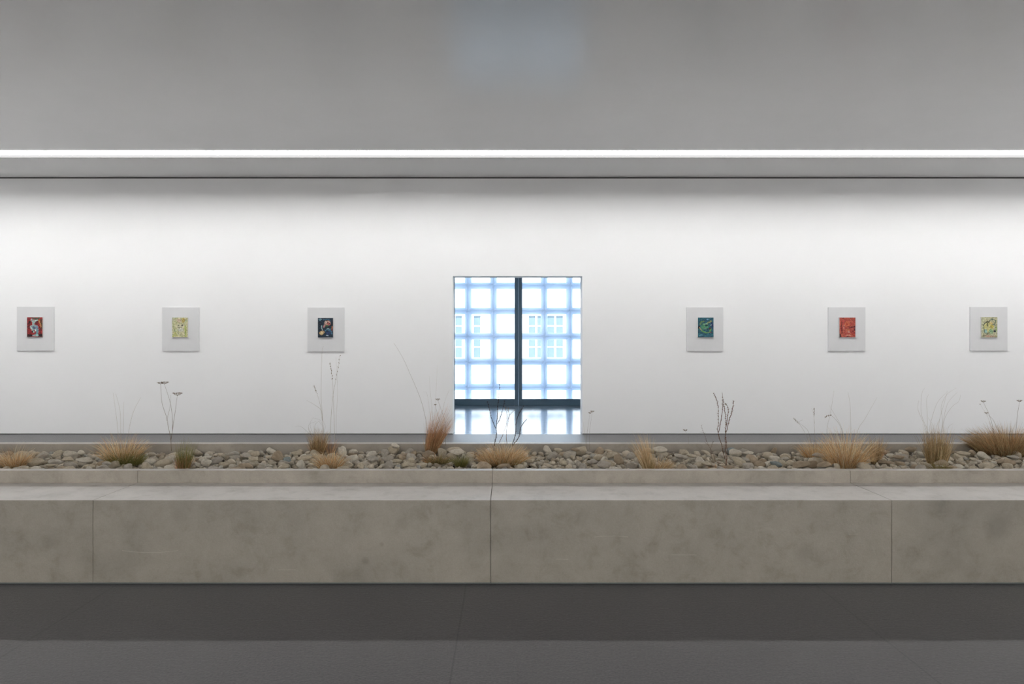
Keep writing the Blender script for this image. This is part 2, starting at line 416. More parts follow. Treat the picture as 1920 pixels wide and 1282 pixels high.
# ------------------------------------------------------------------ bench and planter
YB, YC, YCI, YK, YK2 = 4.04, 4.528, 4.597, 5.70, 5.785
SZ, CZ = .502, .583
edges = [-7.16,-4.80,-2.449,-.095,2.279,4.64,7.0]
blabel = ['concrete bench segment beyond the far left of the stone bed', 'concrete bench segment with faint vertical streaks, below the small tan tuft',
  'long concrete bench segment with a pale curved scratch low on its front', 'long concrete bench segment right below the passage opening with thin pale scratches',
  'concrete bench segment with a large dark blotch, below the bushy brown grass', 'concrete bench segment beyond the far right of the stone bed']
clabel = ['front planter curb piece beyond the far left of the stones','front planter curb piece below the small tan tuft and the orange-green tuft',
  'front planter curb piece below the dark curly tuft and auburn grass','front planter curb piece below the dark thorny shrubs and pale tan tuft',
  'front planter curb piece below the upright brush grass, blotchy beige','front planter curb piece beyond the far right of the stones']
for i in range(6):
    x0, x1 = edges[i]+.0006, edges[i+1]-.0006
    n = max(2, int((x1-x0)/.05))
    r = empty('concrete_bench', ((x0+x1)/2, (YB+YC)/2, 0)); tag(r, blabel[i], 'bench', 'concrete bench segments in a row')
    bk = MB().box(x0, x1, YB, YC-.001, .0135, SZ); bk.mi[1] = 1          # top face gets a lightened, more neutral concrete than the sides
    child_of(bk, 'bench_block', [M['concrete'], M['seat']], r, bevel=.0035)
    child_of(MB().box(x0, x1, YB+.004, YB+.03, .006, .0134), 'steel_base_strip', M['steel'], r)
    child_of(MB().box(x0+.01, x1-.01, YB+.03, YC-.03, 0, .0134), 'plinth', M['gap'], r)
    o = MB().box(x0, x1, YC, YCI, 0, CZ).build('planter_curb', M['curb'], origin=((x0+x1)/2, YC, 0), bevel=.003)
    tag(o, clabel[i], 'curb', 'front planter curb pieces')
tag(MB().box(edges[0], edges[-1], YK, YK2, 0, CZ).build('planter_curb', M['curb'], bevel=.006, origin=(0, YK, 0)),
    'long narrow concrete curb behind the stones, facing the dark floor', 'curb')
structure(MB().box(edges[0], edges[-1], YCI, YK, 0, .47).build('ground.001', M['soil']))
if True:   # end walls of the trough
    for xx, lab in ((edges[0]-.08, 'concrete end wall closing the stone bed beyond the left side'), (edges[-1], 'concrete end wall closing the stone bed beyond the right side')):
        tag(MB().box(xx, xx+.08, YB, YK2, 0, CZ).build('planter_end_wall', M['curb'], bevel=.006), lab, 'curb')

# ------------------------------------------------------------------ stones
def ico(sub):
    import bmesh
    b = bmesh.new(); bmesh.ops.create_icosphere(b, subdivisions=sub, radius=1)
    v = np.array([x.co[:] for x in b.verts]); f = np.array([[q.index for q in x.verts] for x in b.faces]); b.free(); return v, f
def stone_shape(v, seed, ang):
    off = Vector((seed*7.3, seed*3.1, seed*5.7)); out = np.empty_like(v)
    rr = random.Random(seed)
    planes = []
    for _ in range(ang):
        d = Vector((rr.gauss(0,1), rr.gauss(0,1), rr.gauss(0,1))).normalized(); planes.append((d, rr.uniform(.52,.82)))
    for i, p in enumerate(v):
        q = Vector(p); n = noise.noise(q*1.0+off)*.26 + noise.noise(q*2.3+off)*.09
        q = q*(1+n)
        for d, h in planes:
            k = q.dot(d)-h
            if k > 0: q -= d*k*.92
        n2 = noise.noise(q*5+off)*.03
        out[i] = q*(1+n2)
    m = np.abs(out).max(0); return out/m
V3, F3 = ico(3); V2, F2 = ico(2)
NV = 14
shapes3 = [stone_shape(V3, k+1, 5+(k*5)%9) for k in range(NV)]
shapes2 = [stone_shape(V2, k+1, 5+(k*5)%9) for k in range(NV)]
protos = []
for k in range(NV):
    me = bpy.data.meshes.new('river_stone'); me.from_pydata(shapes3[k].tolist(), [], F3.tolist())
    me.materials.append(None); me.polygons.foreach_set('use_smooth', [True]*len(me.polygons)); me.update(); protos.append(me)

GX0, GX1, GRES = -7.1, 6.95, .006
nx, ny = int((GX1-GX0)/GRES), int((YK-YCI)/GRES)
HM = np.full((nx, ny), .475) + RNG.random((nx, ny))*0
gx = GX0+(np.arange(nx)+.5)*GRES; gy = YCI+(np.arange(ny)+.5)*GRES
def rot(rz, tx, ty):
    return np.array((Matrix.Rotation(rz,3,'Z') @ Matrix.Rotation(tx,3,'X') @ Matrix.Rotation(ty,3,'Y')))
def ell(R, ax):                                    # ellipsoid as quadratic form; bottom and top surfaces over its footprint
    A = R @ np.diag(1/np.array(ax)**2) @ R.T
    C = np.linalg.inv(A); return A, math.sqrt(C[0,0]), math.sqrt(C[1,1]), math.sqrt(C[2,2])
def settle(x, y, A, hx, hy, commit_sink=None, z=None):
    i0, i1 = int((x-hx-GX0)/GRES), int((x+hx-GX0)/GRES)+1
    j0, j1 = int((y-hy-YCI)/GRES), int((y+hy-YCI)/GRES)+1
    i0 = max(i0,0); j0 = max(j0,0); i1 = min(i1,nx); j1 = min(j1,ny)
    X, Y = np.meshgrid(gx[i0:i1]-x, gy[j0:j1]-y, indexing='ij')
    a = A[2,2]; b = 2*(A[0,2]*X+A[1,2]*Y); c_ = A[0,0]*X*X+2*A[0,1]*X*Y+A[1,1]*Y*Y-1
    D = b*b-4*a*c_; m = D > 0
    if not m.any(): return None
    sq = np.sqrt(np.where(m, D, 0)); lo = (-b-sq)/(2*a); hi = (-b+sq)/(2*a)
    sub = HM[i0:i1, j0:j1]
    if z is None:
        k = (sub-lo)[m]; return np.percentile(k, 90)
    sub[m] = np.maximum(sub[m], (z+hi)[m]); return z
ROOTS = [(28,866,.045),(232,856,.08),(255,862,.05),(343,877,.03),(596,843,.04),(618,868,.06),(808,839,.05),(824,858,.06),(864,864,.03),(930,862,.08),(955,862,.08),
         (1217,875,.04),(1361,871,.02),(1530,849,.06),(1585,870,.07),(1641,859,.03),(1757,861,.06),(1763,875,.04),(1866,842,.12),(1906,842,.12)]
ROOTS = [((px-CX)*min(max(depth_on(py,.55),YCI+.04),YK-.05)/F, min(max(depth_on(py,.55),YCI+.04),YK-.05), q) for px, py, q in ROOTS]
def clear(x, y, m): return all((x-a)**2+(y-b)**2 > (q+m)**2 for a, b, q in ROOTS)
placed = []        # x,y,z,R,ax,shape,tone,hero
def drop(ax, tries, xr=None, ylim=None, fixed=None, tilt=.5, zmax=None, guard=False):
    best = None
    for _ in range(tries):
        rz = random.uniform(0, math.pi) if fixed is None else random.uniform(-.35,.35)
        R = rot(rz, random.gauss(0,tilt), random.gauss(0,tilt))
        A, hx, hy, hz = ell(R, ax)
        if fixed is None:
            lo, hi = YCI+hy+.002, YK-hy-.002
            x = random.uniform(*(xr or (GX0+hx, GX1-hx))); y = random.uniform(lo, hi)
        else: x, y = fixed
        y = min(max(y, YCI+hy+.002), YK-hy-.002)
        if fixed is None and guard and not clear(x, y, ax[0]*.5): continue
        z = settle(x, y, A, hx, hy)
        if z is None: continue
        if best is None or z+hz < best[0]: best = (z+hz, x, y, z, R, A, hx, hy)
    if best is None: return None
    t, x, y, z, R, A, hx, hy = best
    if zmax is not None and t > zmax: return None
    z -= min(ax)*.12
    settle(x, y, A, hx, hy, z=z)
    return x, y, z, R
def size():
    a = min(.062, max(.012, random.lognormvariate(math.log(.0215), .50)))
    return (a, a*random.uniform(.62,.92), a*random.uniform(.42,.74))
# bottom layers of small stones
for i in range(7850):
    s = random.uniform(.013,.028); ax = (s, s*random.uniform(.6,.95), s*random.uniform(.45,.7))
    r = drop(ax, 5)
    placed.append((*r, ax, random.randrange(NV), None, None))
# the surface: mixed sizes
for i in range(4300):
    ax = size(); r = drop(ax, 8, zmax=.60, guard=True)
    if r: placed.append((*r, ax, random.randrange(NV), None, None))
# stones the photograph singles out: centre and size in the picture, tone
hero = [(68,868,22,12,'pale'),(94,866,20,7,'beige'),(157,857,32,14,'pale'),(318,849,22,13,'pale'),(200,866,22,10,'grey'),(430,846,18,9,'grey'),(128,853,24,9,'beige'),
 (740,838,18,15,'pale'),(745,851,20,14,'beige'),(700,857,28,15,'grey'),(557,841,22,10,'beige'),(570,861,28,14,'beige'),(664,850,20,11,'pale'),
 (894,866,20,12,'beige'),(856,848,30,10,'pale'),(771,857,12,13,'beige'),(991,853,24,13,'beige'),(1018,868,24,16,'beige'),
 (1237,842,28,15,'pale'),(1278,851,28,13,'grey'),(1297,851,20,12,'beige'),(1152,869,20,13,'pale'),(1060,841,24,9,'brownish'),(1079,844,18,10,'brownish'),
 (1320,844,16,9,'beige'),(1401,847,26,13,'pale'),(1324,864,20,10,'beige'),(1386,866,18,13,'beige'),(1150,841,28,10,'brownish'),(1399,856,22,12,'grey'),
 (1455,867,23,15,'blue-grey'),(1471,856,18,10,'grey'),(1502,865,38,12,'brownish'),(1537,856,28,10,'grey'),(1547,869,32,12,'brownish'),
 (1661,855,30,15,'brownish'),(1684,852,22,12,'brownish'),(1709,839,26,14,'brownish'),(1660,836,18,14,'beige'),(1806,844,24,10,'beige'),(1850,856,16,13,'brownish'),
 (1876,852,24,13,'brownish'),(1899,852,24,11,'grey'),(1782,867,32,12,'brownish'),(1702,871,22,10,'pale'),(1110,855,22,12,'grey'),
 (400,869,22,10,'grey'),(475,858,20,11,'beige'),(800,866,18,10,'beige')]
for (px, py, w_, h_, tone) in hero:
    d = depth_on(py+h_*.3, .555); d = min(max(d, YCI+.05), YK-.05)
    a = w_*.5*d/F; cc = max(.35*a, min(.95*a, h_*.5*d/F*.72))
    ax = (a, a*.75, cc)
    r = drop(ax, 4, fixed=((px-CX)*d/F, d), tilt=.15)
    placed.append((*r, ax, random.randrange(NV), tone, True))

def view(x, y, z): return CX+F*x/y, CY+F*(EYE-z)/y
idx = []
for i, (x, y, z, R, ax, sh, tone, h) in enumerate(placed):
    px, py = view(x, y, z)
    if -5 < px < 1925: idx.append((1e9 if h else 0, i))
# visibility: how high does the stone stand above the finished heightfield seen from the eye
vis = []
for hflag, i in idx:
    x, y, z, R, ax, sh, tone, h = placed[i]
    topz = z + ell(R, ax)[3]*.9
    gi, gj = int((x-GX0)/GRES), int((y-YCI)/GRES)
    gi = min(max(gi,0),nx-1); gj = min(max(gj,0),ny-1)
    cover = max(0, HM[gi, gj]-topz)
    area = ax[0]*ax[2]/(y*y)
    vis.append((hflag + (area if cover < .006 else area*.05), i))
vis.sort(reverse=True)
chosen = [i for _, i in vis[:298]]; chs = set(chosen)
# rest in one uncounted mesh
vs, fs, off = [], [], 0
for i, (x, y, z, R, ax, sh, tone, h) in enumerate(placed):
    if i in chs: continue
    v = (shapes2[sh]*np.array(ax)) @ R.T + np.array((x,y,z)); v[:,1] = np.clip(v[:,1], YCI+.001, YK-.001); v[:,0] = np.clip(v[:,0], edges[0]+.01, edges[-1]-.01); vs.append(v); fs.append(F2+off); off += len(v)
V = np.concatenate(vs).astype(np.float32); Fc = np.concatenate(fs).astype(np.int32)
me = bpy.data.meshes.new('river_stones'); me.vertices.add(len(V)); me.vertices.foreach_set('co', V.ravel())
me.loops.add(Fc.size); me.loops.foreach_set('vertex_index', Fc.ravel()); me.polygons.add(len(Fc))
me.polygons.foreach_set('loop_start', np.arange(0, Fc.size, 3, dtype=np.int32))
me.update(calc_edges=True); me.polygons.foreach_set('use_smooth', np.ones(len(Fc), dtype=bool)); me.materials.append(M['stones'])
so = bpy.data.objects.new('river_stones', me); COL.objects.link(so)
tag(so, 'smaller grey and beige river stones filling the concrete planter', 'stones', kind='stuff')

# ------------------------------------------------------------------ dry plants
def surf(x, y):
    gi, gj = int((x-GX0)/GRES), int((y-YCI)/GRES)
    if 0 <= gi < nx and 0 <= gj < ny:
        return float(np.median(HM[max(0,gi-4):gi+5, max(0,gj-4):gj+5]))
    return .54
landmarks = []
def plant(name, px, py, label, cat, short=None, group=None):
    d = min(max(depth_on(py, .55), YCI+.04), YK-.05); x = (px-CX)*d/F
    r = empty(name, (x, d, max(surf(x, d), .540)-.01)); tag(r, label, cat, group)
    if short: landmarks.append((px, py, d, short))
    return r
def catmull(pts, k=5):
    out = []
    q = [pts[0]*2-pts[1]] + pts + [pts[-1]*2-pts[-2]]
    for i in range(1, len(q)-2):
        for j in range(k):
            t = j/k
            out.append(.5*((2*q[i]) + (q[i+1]-q[i-1])*t + (2*q[i-1]-5*q[i]+4*q[i+1]-q[i+2])*t*t + (3*q[i]-q[i-1]-3*q[i+1]+q[i+2])*t**3))
    out.append(pts[-1]); return out
def blades(root, n, r0, hgt, spread, mat, name='blades', lean=(0,0), droop=.5, rad=.0011, up=1.0, off=(0,0), jitter=.35, kseg=5, sx=1.0):
    """a clump of thin curved tapering blades rooted in a disc of radius r0"""
    mb = MB(); o = root.location
    for _ in range(n):
        a = random.uniform(0, 2*math.pi); q = math.sqrt(random.random())
        bx, by = q*r0*math.cos(a)*sx, q*r0*math.sin(a)*.8
        L = hgt*1.45*random.uniform(.45,1.05)*(1-.25*q)
        out = .8*spread*(q**.8)*random.uniform(.6,1.4)
        dx = math.cos(a)*out + lean[0] + random.gauss(0,jitter)*spread*.6
        dy = math.sin(a)*out + lean[1] + random.gauss(0,jitter)*spread*.6
        v = Vector((dx, dy, up)).normalized()
        pts = []; p = Vector((o[0]+bx+off[0], o[1]+by+off[1], o[2]-.022)); seg = L/kseg
        dr = droop*random.uniform(.3,1.6)
        hd = Vector((v.x, v.y, 0))
        for k in range(kseg+1):
            pts.append(p.copy())
            f = k/kseg
            w = (v + hd*dr*f*1.2 + Vector((random.gauss(0,.05), random.gauss(0,.05), -dr*f*f*1.0))).normalized()
            p = p + w*seg
        mb.tube(pts, [rad*(1-.85*k/kseg) for k in range(kseg+1)], 3)
    # keep the clump on its side of the curbs below curb height
    mb.v = [(x, min(max(y, YCI+.004), YK-.004) if z < CZ+.01 else y, z) for x, y, z in mb.v]
    ob = mb.build(name, mat, root, origin=tuple(o), smooth=True)
    return ob
def stalk(root, pts, r=.0012, mat='stalk', head=None, dd=0, name='stalk', hs=1, seeds=None, bumps=False):
    """pts in photograph pixels, stood at the root's depth; dd leans the tip nearer or farther"""
    d = root.location[1]; n = len(pts)
    w = [P(x, y, d + dd*(i/(n-1))) for i, (x, y) in enumerate(pts)]
    w[0].z = min(w[0].z, CZ+.2)
    c_ = catmull(w, 6) if n > 2 else w
    if bumps:
        c_ = [p+Vector((random.gauss(0,.0012), random.gauss(0,.003), 0)) for p in c_]
    mb = MB(); m = len(c_)
    mb.tube(c_, [r*(1-.55*i/(m-1)) for i in range(m)], 5)
    if bumps:
        for i in range(2, m, 1):
            if random.random() < .8:
                s_ = random.choice((-1,1)); q = c_[i]
                mb.tube([q, q+Vector((s_*random.uniform(.005,.012), random.uniform(-.006,.006), random.uniform(.002,.009)))], [r*.7, r*.15], 4)
                mb.blob(q, r*1.5, n=5)
    ob = mb.build(name, M[mat], root, origin=tuple(root.location), smooth=True)
    top = c_[-1]; tdir = (c_[-1]-c_[-2]).normalized()
    if head == 'umbel':
        hb_ = MB(); R_ = .034*hs
        for k in range(16):
            a = 2*math.pi*k/16+random.uniform(-.2,.2); q = random.uniform(.5,1)
            tip = top+Vector((math.cos(a)*R_*q, math.sin(a)*R_*q, .016*hs*(1-.2*q)+random.uniform(0,.006)*hs))
            mid = top+Vector((math.cos(a)*R_*q*.5, math.sin(a)*R_*q*.5, .004*hs))
            hb_.tube([top, mid, tip], .0007, 4)
            for _ in range(4):
                t2 = tip+Vector((random.gauss(0,.004), random.gauss(0,.004), random.uniform(0,.004)))*hs
                hb_.tube([tip, t2], .0005, 3); hb_.blob(t2, .0021*hs, sz=.7, n=5)
        hb_.blob(top, .003*hs, n=6)
        hb_.build('seed_head', M['head'], ob, origin=tuple(root.location), smooth=True)
    elif head == 'spike':
        hb_ = MB()
        for k in range(22):
            f = k/22; i = max(0, m-1-int(f*m*.28)); q = c_[i]
            hb_.blob(q+Vector((random.gauss(0,.003), random.gauss(0,.003), random.gauss(0,.003))), .0022*hs, sx=.6, sy=.6, sz=1.8, n=5)
        hb_.build('seed_head', M['head'], ob, origin=tuple(root.location), smooth=True)
    return ob
def A_(*p): return [(x/4, 700+y/4) for x, y in p]
def B_(*p): return [(480+x/4, 640+y/4) for x, y in p]
def C_(*p): return [(960+x/4, 700+y/4) for x, y in p]
def D_(*p): return [(1440+x/4, 700+y/4) for x, y in p]
def W_(*p): return [(830+x*.2651, 500+y*.2651) for x, y in p]
TUFT = 'dry_grass_tuft'
# left stretch
r = plant(TUFT, 28, 866, 'small rounded tan grass tuft, first from the left end of the stone bed', 'grass', 'the small tan tuft')
blades(r, 560, .065, .135, .8, M['orange'], droop=.7, rad=.0011)
stalk(r, A_((110,600),(140,560),(190,520)), .0006); stalk(r, A_((90,600),(110,570),(80,545)), .0006)
r = plant(TUFT, 236, 858, 'broad orange tuft with mossy green lower edge and four pale thin stalks', 'grass', 'the orange-green tuft')
blades(r, 620, .10, .19, .75, M['orange'], droop=.6, rad=.0013, off=(-.03,.0))
blades(r, 420, .11, .11, .9, M['green'], 'green_blades', droop=.6, rad=.0013, off=(.04,-.06))
for p in (A_((890,560),(885,440),(870,300),(848,145)), A_((910,560),(905,440),(900,280),(868,150)), A_((920,560),(925,400),(928,212)), A_((950,560),(968,420),(1000,290),(1055,180))):
    stalk(r, p, .0009, 'stalk')
r = plant('umbel_plant', 321, 841, 'tall dried umbel plant with two flat seed heads on forked stems', 'dried flower', 'the tall umbel plant')
stalk(r, A_((1286,580),(1280,490),(1262,400),(1250,330),(1215,220),(1205,80)), .0019, 'stalk_brown', 'umbel', hs=.75)
stalk(r, A_((1282,500),(1293,420),(1292,330),(1277,220),(1233,80)), .0016, 'stalk_brown', 'umbel', hs=.9, dd=.04)
stalk(r, A_((1284,490),(1300,380),(1316,270),(1330,165)), .0016, 'stalk_brown', 'umbel', dd=-.04, hs=1.1)
stalk(r, A_((1250,330),(1275,250),(1282,160)), .0009, 'stalk_brown')
r = plant(TUFT, 343, 877, 'narrow upright tuft, green above and rust brown at its base', 'grass', 'the narrow green tuft')
blades(r, 260, .030, .20, .28, M['green'], 'green_blades', droop=.25, rad=.0012, lean=(.06,.1))
blades(r, 190, .034, .12, .35, M['auburn'], droop=.2, rad=.0013)
# second stretch
r = plant(TUFT, 596, 843, 'dark bushy brown tuft with fine curling wisps, below the blue painting', 'grass', 'the dark curly tuft')
blades(r, 420, .045, .17, .38, M['brown'], droop=.3, rad=.0012)
blades(r, 120, .045, .12, .5, M['auburn'], 'rust_blades', droop=.5, rad=.0011)
for p in (B_((420,720),(395,660),(400,620),(450,600)), B_((430,700),(405,620),(430,570)), B_((410,700),(340,640),(290,640)), B_((470,700),(440,640),(470,600),(500,640)), B_((480,700),(500,640),(480,590),(430,575)), B_((500,700),(520,640),(505,600))):
    stalk(r, p, .0006, 'stalk_brown', name='wisp')
r = plant('tall_dry_grass', 620, 838, 'sparse clump of very tall pale grass stalks reaching the blue painting', 'grass', 'the tall pale stalks')
stalk(r, B_((520,760),(505,650),(497,540),(488,400),(495,90),(506,35)), .0012, 'stalk')
stalk(r, B_((500,600),(488,515),(430,470),(378,440)), .0009, 'stalk')
stalk(r, B_((497,560),(480,470),(460,400),(437,335)), .0009, 'stalk', 'spike')
stalk(r, B_((553,790),(560,620),(575,430),(600,280),(632,105)), .0012, 'stalk', 'spike')
stalk(r, B_((590,790),(588,640),(580,430),(572,280),(557,165)), .0011, 'stalk', 'spike', hs=1.3)
stalk(r, B_((600,780),(603,560),(612,370),(600,120)), .0007, 'stalk')
blades(r, 60, .03, .12, .5, M['auburn'], droop=.5, rad=.0009)
r = plant(TUFT, 618, 868, 'low bright orange tuft lying in front of the dark curly tuft', 'grass', 'the low orange tuft')
blades(r, 520, .075, .125, .8, M['orange'], droop=.7, rad=.0013, lean=(-.1,0))
r = plant(TUFT, 808, 839, 'auburn upright grass clump leaning right beside the opening, dark heart', 'grass', 'the auburn clump')
blades(r, 520, .045, .30, .28, M['auburn'], droop=.25, rad=.0013, lean=(.28,0))
blades(r, 130, .05, .17, .4, M['brown'], 'dark_blades', droop=.2, rad=.0013, lean=(.2,0))
stalk(r, B_((1290,720),(1270,570),(1230,420),(1150,230),(1100,120),(1035,12)), .0010, 'stalk_brown')
stalk(r, B_((1330,640),(1320,500),(1308,380),(1300,258)), .0007, 'stalk')
stalk(r, B_((1340,560),(1350,400),(1360,180)), .0005, 'stalk')
stalk(r, B_((1310,420),(1285,400),(1258,378)), .0005, 'stalk')
stalk(r, B_((1422,780),(1420,620),(1395,530),(1364,440)), .0011, 'stalk_brown', 'umbel', hs=.55)
stalk(r, B_((1390,640),(1360,540),(1345,478)), .0010, 'stalk_brown', 'umbel', hs=.35)
stalk(r, B_((1385,600),(1410,470),(1450,360)), .0006, 'stalk')
stalk(r, W_((0,1130),(60,1090),(110,1080),(190,1105)), .0006, 'stalk')
r = plant(TUFT, 824, 858, 'flat brown-green mat of grass under the auburn clump', 'grass', 'the brown-green mat')
blades(r, 330, .075, .07, 1.4, M['olive'], droop=.8, rad=.0012)
blades(r, 150, .07, .07, 1.4, M['auburn'], 'rust_blades', droop=.8, rad=.0011, off=(-.04,.02))
r = plant(TUFT, 864, 864, 'small fresh green tuft beside the flat brown-green mat', 'grass', 'the small green tuft')
blades(r, 260, .035, .085, .8, M['green'], 'green_blades', droop=.5, rad=.0012)
r = plant(TUFT, 941, 861, 'wide spreading orange straw tuft at the foot of the dark twigs', 'grass', 'the wide orange tuft')
blades(r, 1200, .14, .15, .95, M['orange'], droop=.7, rad=.0013)
blades(r, 160, .12, .10, .9, M['olive'], 'green_blades', droop=.6, rad=.0012, off=(.03,-.04))
r = plant('twiggy_shrub', 937, 846, 'bare dark thorny shrub standing in the opening, above orange straw', 'shrub', 'the dark twigs')
for p in (((365,1270),(378,1200),(378,1150),(345,1070),(318,955)), ((378,1150),(388,1040),(390,960),(405,835)), ((388,1110),(410,1060),(438,950))):
    stalk(r, W_(*p), .0029, 'twig', name='branch', bumps=True)
for p in (((395,1250),(420,1200),(448,1120),(455,1050),(440,985)), ((455,1130),(468,1060),(515,1010)), ((455,1250),(450,1170),(470,1060),(462,1000))):
    stalk(r, W_(*p), .0020, 'twig2', name='branch', bumps=True)
for p in (((490,1270),(515,1180),(522,1090),(545,1030),(572,985)), ((495,1265),(540,1200),(555,1130),(598,1075))):
    stalk(r, W_(*p), .0029, 'twig', name='branch', bumps=True, dd=.05)
# third stretch
r = plant('umbel_plant', 1099, 841, 'thin umbel plant with two tiny pale heads just beside the opening', 'dried flower', 'the thin twin umbel')
stalk(r, C_((556,570),(562,460),(585,300)), .0008, 'stalk_brown', 'umbel', hs=.4)
stalk(r, C_((582,570),(582,440),(602,290)), .0008, 'stalk_brown', 'umbel', hs=.5)
stalk(r, C_((552,560),(545,440),(528,340)), .0006, 'stalk')
r = plant(TUFT, 1217, 875, 'pale tan tuft with upright plume and a low spill to its side', 'grass', 'the pale tan tuft')
blades(r, 330, .03, .22, .30, M['tan'], droop=.3, rad=.0012, lean=(-.22,.2))
blades(r, 260, .05, .11, .9, M['tan'], 'low_blades', droop=.6, rad=.0012, off=(.08,.02), lean=(.3,0))
blades(r, 90, .025, .10, .4, M['olive'], 'green_blades', droop=.3, rad=.0012)
r = plant('umbel_plant', 1291, 842, 'single small pale umbel head on a short thin stem', 'dried flower', 'the single pale umbel')
stalk(r, C_((1322,570),(1325,490),(1300,432)), .0008, 'stalk', 'umbel', hs=.55)
r = plant('twiggy_shrub', 1361, 871, 'tall bare brown thorny shrub with forked branches against the wall', 'shrub', 'the thorny shrub')
for p in (((1606,690),(1600,560),(1603,430),(1604,340),(1590,250),(1575,143)), ((1596,640),(1570,530),(1545,440),(1548,300),(1540,215),(1513,150)),
          ((1604,390),(1640,315),(1655,260),(1660,208)), ((1600,330),(1620,270),(1598,225)), ((1550,310),(1580,270),(1578,200)), ((1610,690),(1612,560),(1605,480))):
    stalk(r, C_(*p), .0024, 'twig2', name='branch', bumps=True)
for p in (((1590,680),(1530,660),(1505,600),(1462,510),(1418,390)), ((1475,540),(1440,510)), ((1500,640),(1490,570),(1510,510)), ((1440,440),(1412,440))):
    stalk(r, C_(*p), .0011, 'twig2', name='twig', bumps=True, dd=.02)
blades(r, 60, .05, .05, 1.2, M['auburn'], 'dry_leaves', droop=.6, rad=.0012, off=(-.06,.0))
# right stretch
r = plant(TUFT, 1530, 849, 'loose pale orange tuft tucked beside the big orange tuft', 'grass', 'the loose orange tuft')
blades(r, 460, .085, .13, .85, M['orange'], droop=.6, rad=.0012)
stalk(r, D_((355,540),(350,430),(345,330),(346,262)), .0008, 'stalk', 'spike')
stalk(r, D_((350,290),(340,300),(325,260)), .0005, 'stalk')
stalk(r, D_((320,560),(290,470),(240,385),(195,342)), .0009, 'stalk', 'spike')
stalk(r, D_((330,560),(300,430),(235,370),(262,345)), .0007, 'stalk_brown')
r = plant(TUFT, 1585, 870, 'big bright orange spiky tuft with long fine stalks rising from it', 'grass', 'the big orange tuft')
blades(r, 900, .085, .23, .75, M['orange'], droop=.45, rad=.0014)
blades(r, 120, .06, .15, .7, M['auburn'], 'rust_blades', droop=.5, rad=.0014)
for p, h_ in ((((440,500),(445,400),(470,290),(495,130)), None), (((560,520),(555,430),(520,360),(470,315),(428,328)), 'spike'), (((570,520),(550,400),(460,240)), None),
          (((622,560),(620,380),(615,230),(600,140)), None), (((650,520),(680,410),(728,338),(818,180)), None), (((540,560),(520,460),(500,420)), None), (((690,600),(710,520),(715,470)), None)):
    stalk(r, D_(*p), .0008, 'stalk_brown' if h_ else 'stalk', h_)
r = plant(TUFT, 1641, 859, 'small dark brown upright tuft between the orange tuft and brush grass', 'grass', 'the small dark tuft')
blades(r, 300, .03, .17, .30, M['brown'], droop=.25, rad=.0012, lean=(.1,.1))
blades(r, 70, .02, .15, .4, M['auburn'], 'rust_blades', droop=.5, rad=.001, lean=(.3,0))
r = plant(TUFT, 1757, 861, 'upright straw brush of grass with a fan of tall fine stalks', 'grass', 'the brush grass')
blades(r, 620, .064, .225, .30, M['brown'], droop=.12, rad=.0013, jitter=.8, up=1.3)
blades(r, 220, .062, .16, .15, M['olive'], 'green_blades', droop=.1, rad=.0013)
for p in (((1200,480),(1190,410),(1150,300),(1155,150),(1180,103)), ((1200,480),(1170,380),(1125,270),(1132,200)), ((1195,450),(1195,320),(1190,200),(1205,155)), ((1200,480),(1225,350),(1270,220),(1330,150)),
          ((1250,470),(1270,380),(1290,340)), ((1290,470),(1310,370),(1300,250),(1340,160),(1412,108)), ((1300,470),(1320,330),(1350,220),(1420,140)), ((1310,470),(1325,340),(1380,250),(1430,210),(1445,160)),
          ((1270,470),(1290,330),(1320,230),(1345,130)), ((1340,470),(1355,400),(1390,375)), ((1210,470),(1240,400),(1200,330))):
    stalk(r, D_(*p), .0007, 'stalk', dd=random.uniform(-.05,.05))
r = plant(TUFT, 1763, 875, 'low green-brown mat of grass before the straw brush', 'grass', 'the low green mat')
blades(r, 300, .045, .07, .9, M['olive'], droop=.6, rad=.0011)
r = plant(TUFT, 1886, 842, 'large domed brown grass cushion at the right end of the bed', 'grass', 'the large brown cushion')
blades(r, 2300, .21, .20, .95, M['brown'], droop=.55, rad=.0013, lean=(-.12,-.05), jitter=.25)
blades(r, 600, .20, .20, 1.0, M['auburn'], 'rust_blades', droop=.55, rad=.0012, lean=(-.12,0))
stalk(r, D_((1700,520),(1685,400),(1655,300),(1614,215)), .0012, 'stalk_brown', 'umbel', hs=.55)
stalk(r, D_((1730,440),(1690,350),(1638,300)), .0009, 'stalk_brown', 'umbel', hs=.4)
stalk(r, D_((1680,430),(1650,330),(1592,232)), .0006, 'stalk', 'umbel', hs=.2)
stalk(r, D_((1850,520),(1862,400),(1872,300),(1887,212)), .0014, 'stalk_brown', 'umbel', hs=.6)

# ---- individual stones with their own labels
def rel(px, py, d):
    best = min(landmarks, key=lambda L: abs(L[0]-px)+2.2*abs(L[1]-4-py))
    dx = px-best[0]
    if abs(dx) < 14: w_ = 'in front of' if d < best[2] else 'behind'
    else: w_ = 'left of' if dx < 0 else 'right of'
    return w_, best[3]
bands = {}
info = []
for i in chosen:
    x, y, z, R, ax, sh, tone, h = placed[i]
    if tone is None: tone = random.choices(['beige','grey','pale','brownish','blue-grey'], [5,4,2.2,2.2,.06])[0]
    px, py = view(x, y, z); side, lm = rel(px, py, y)
    band = 'by the front curb' if y < YCI+.28 else ('by the back curb' if y > YK-.3 else 'mid-bed')
    asp = ax[0]/ax[2]; shp = 'flat' if asp > 2.35 else ('rounded' if asp < 1.9 else 'oval')
    key = (tone, shp, side, lm, band); bands.setdefault(key, []).append((ax[0]*ax[1], i)); info.append((i, key, tone))
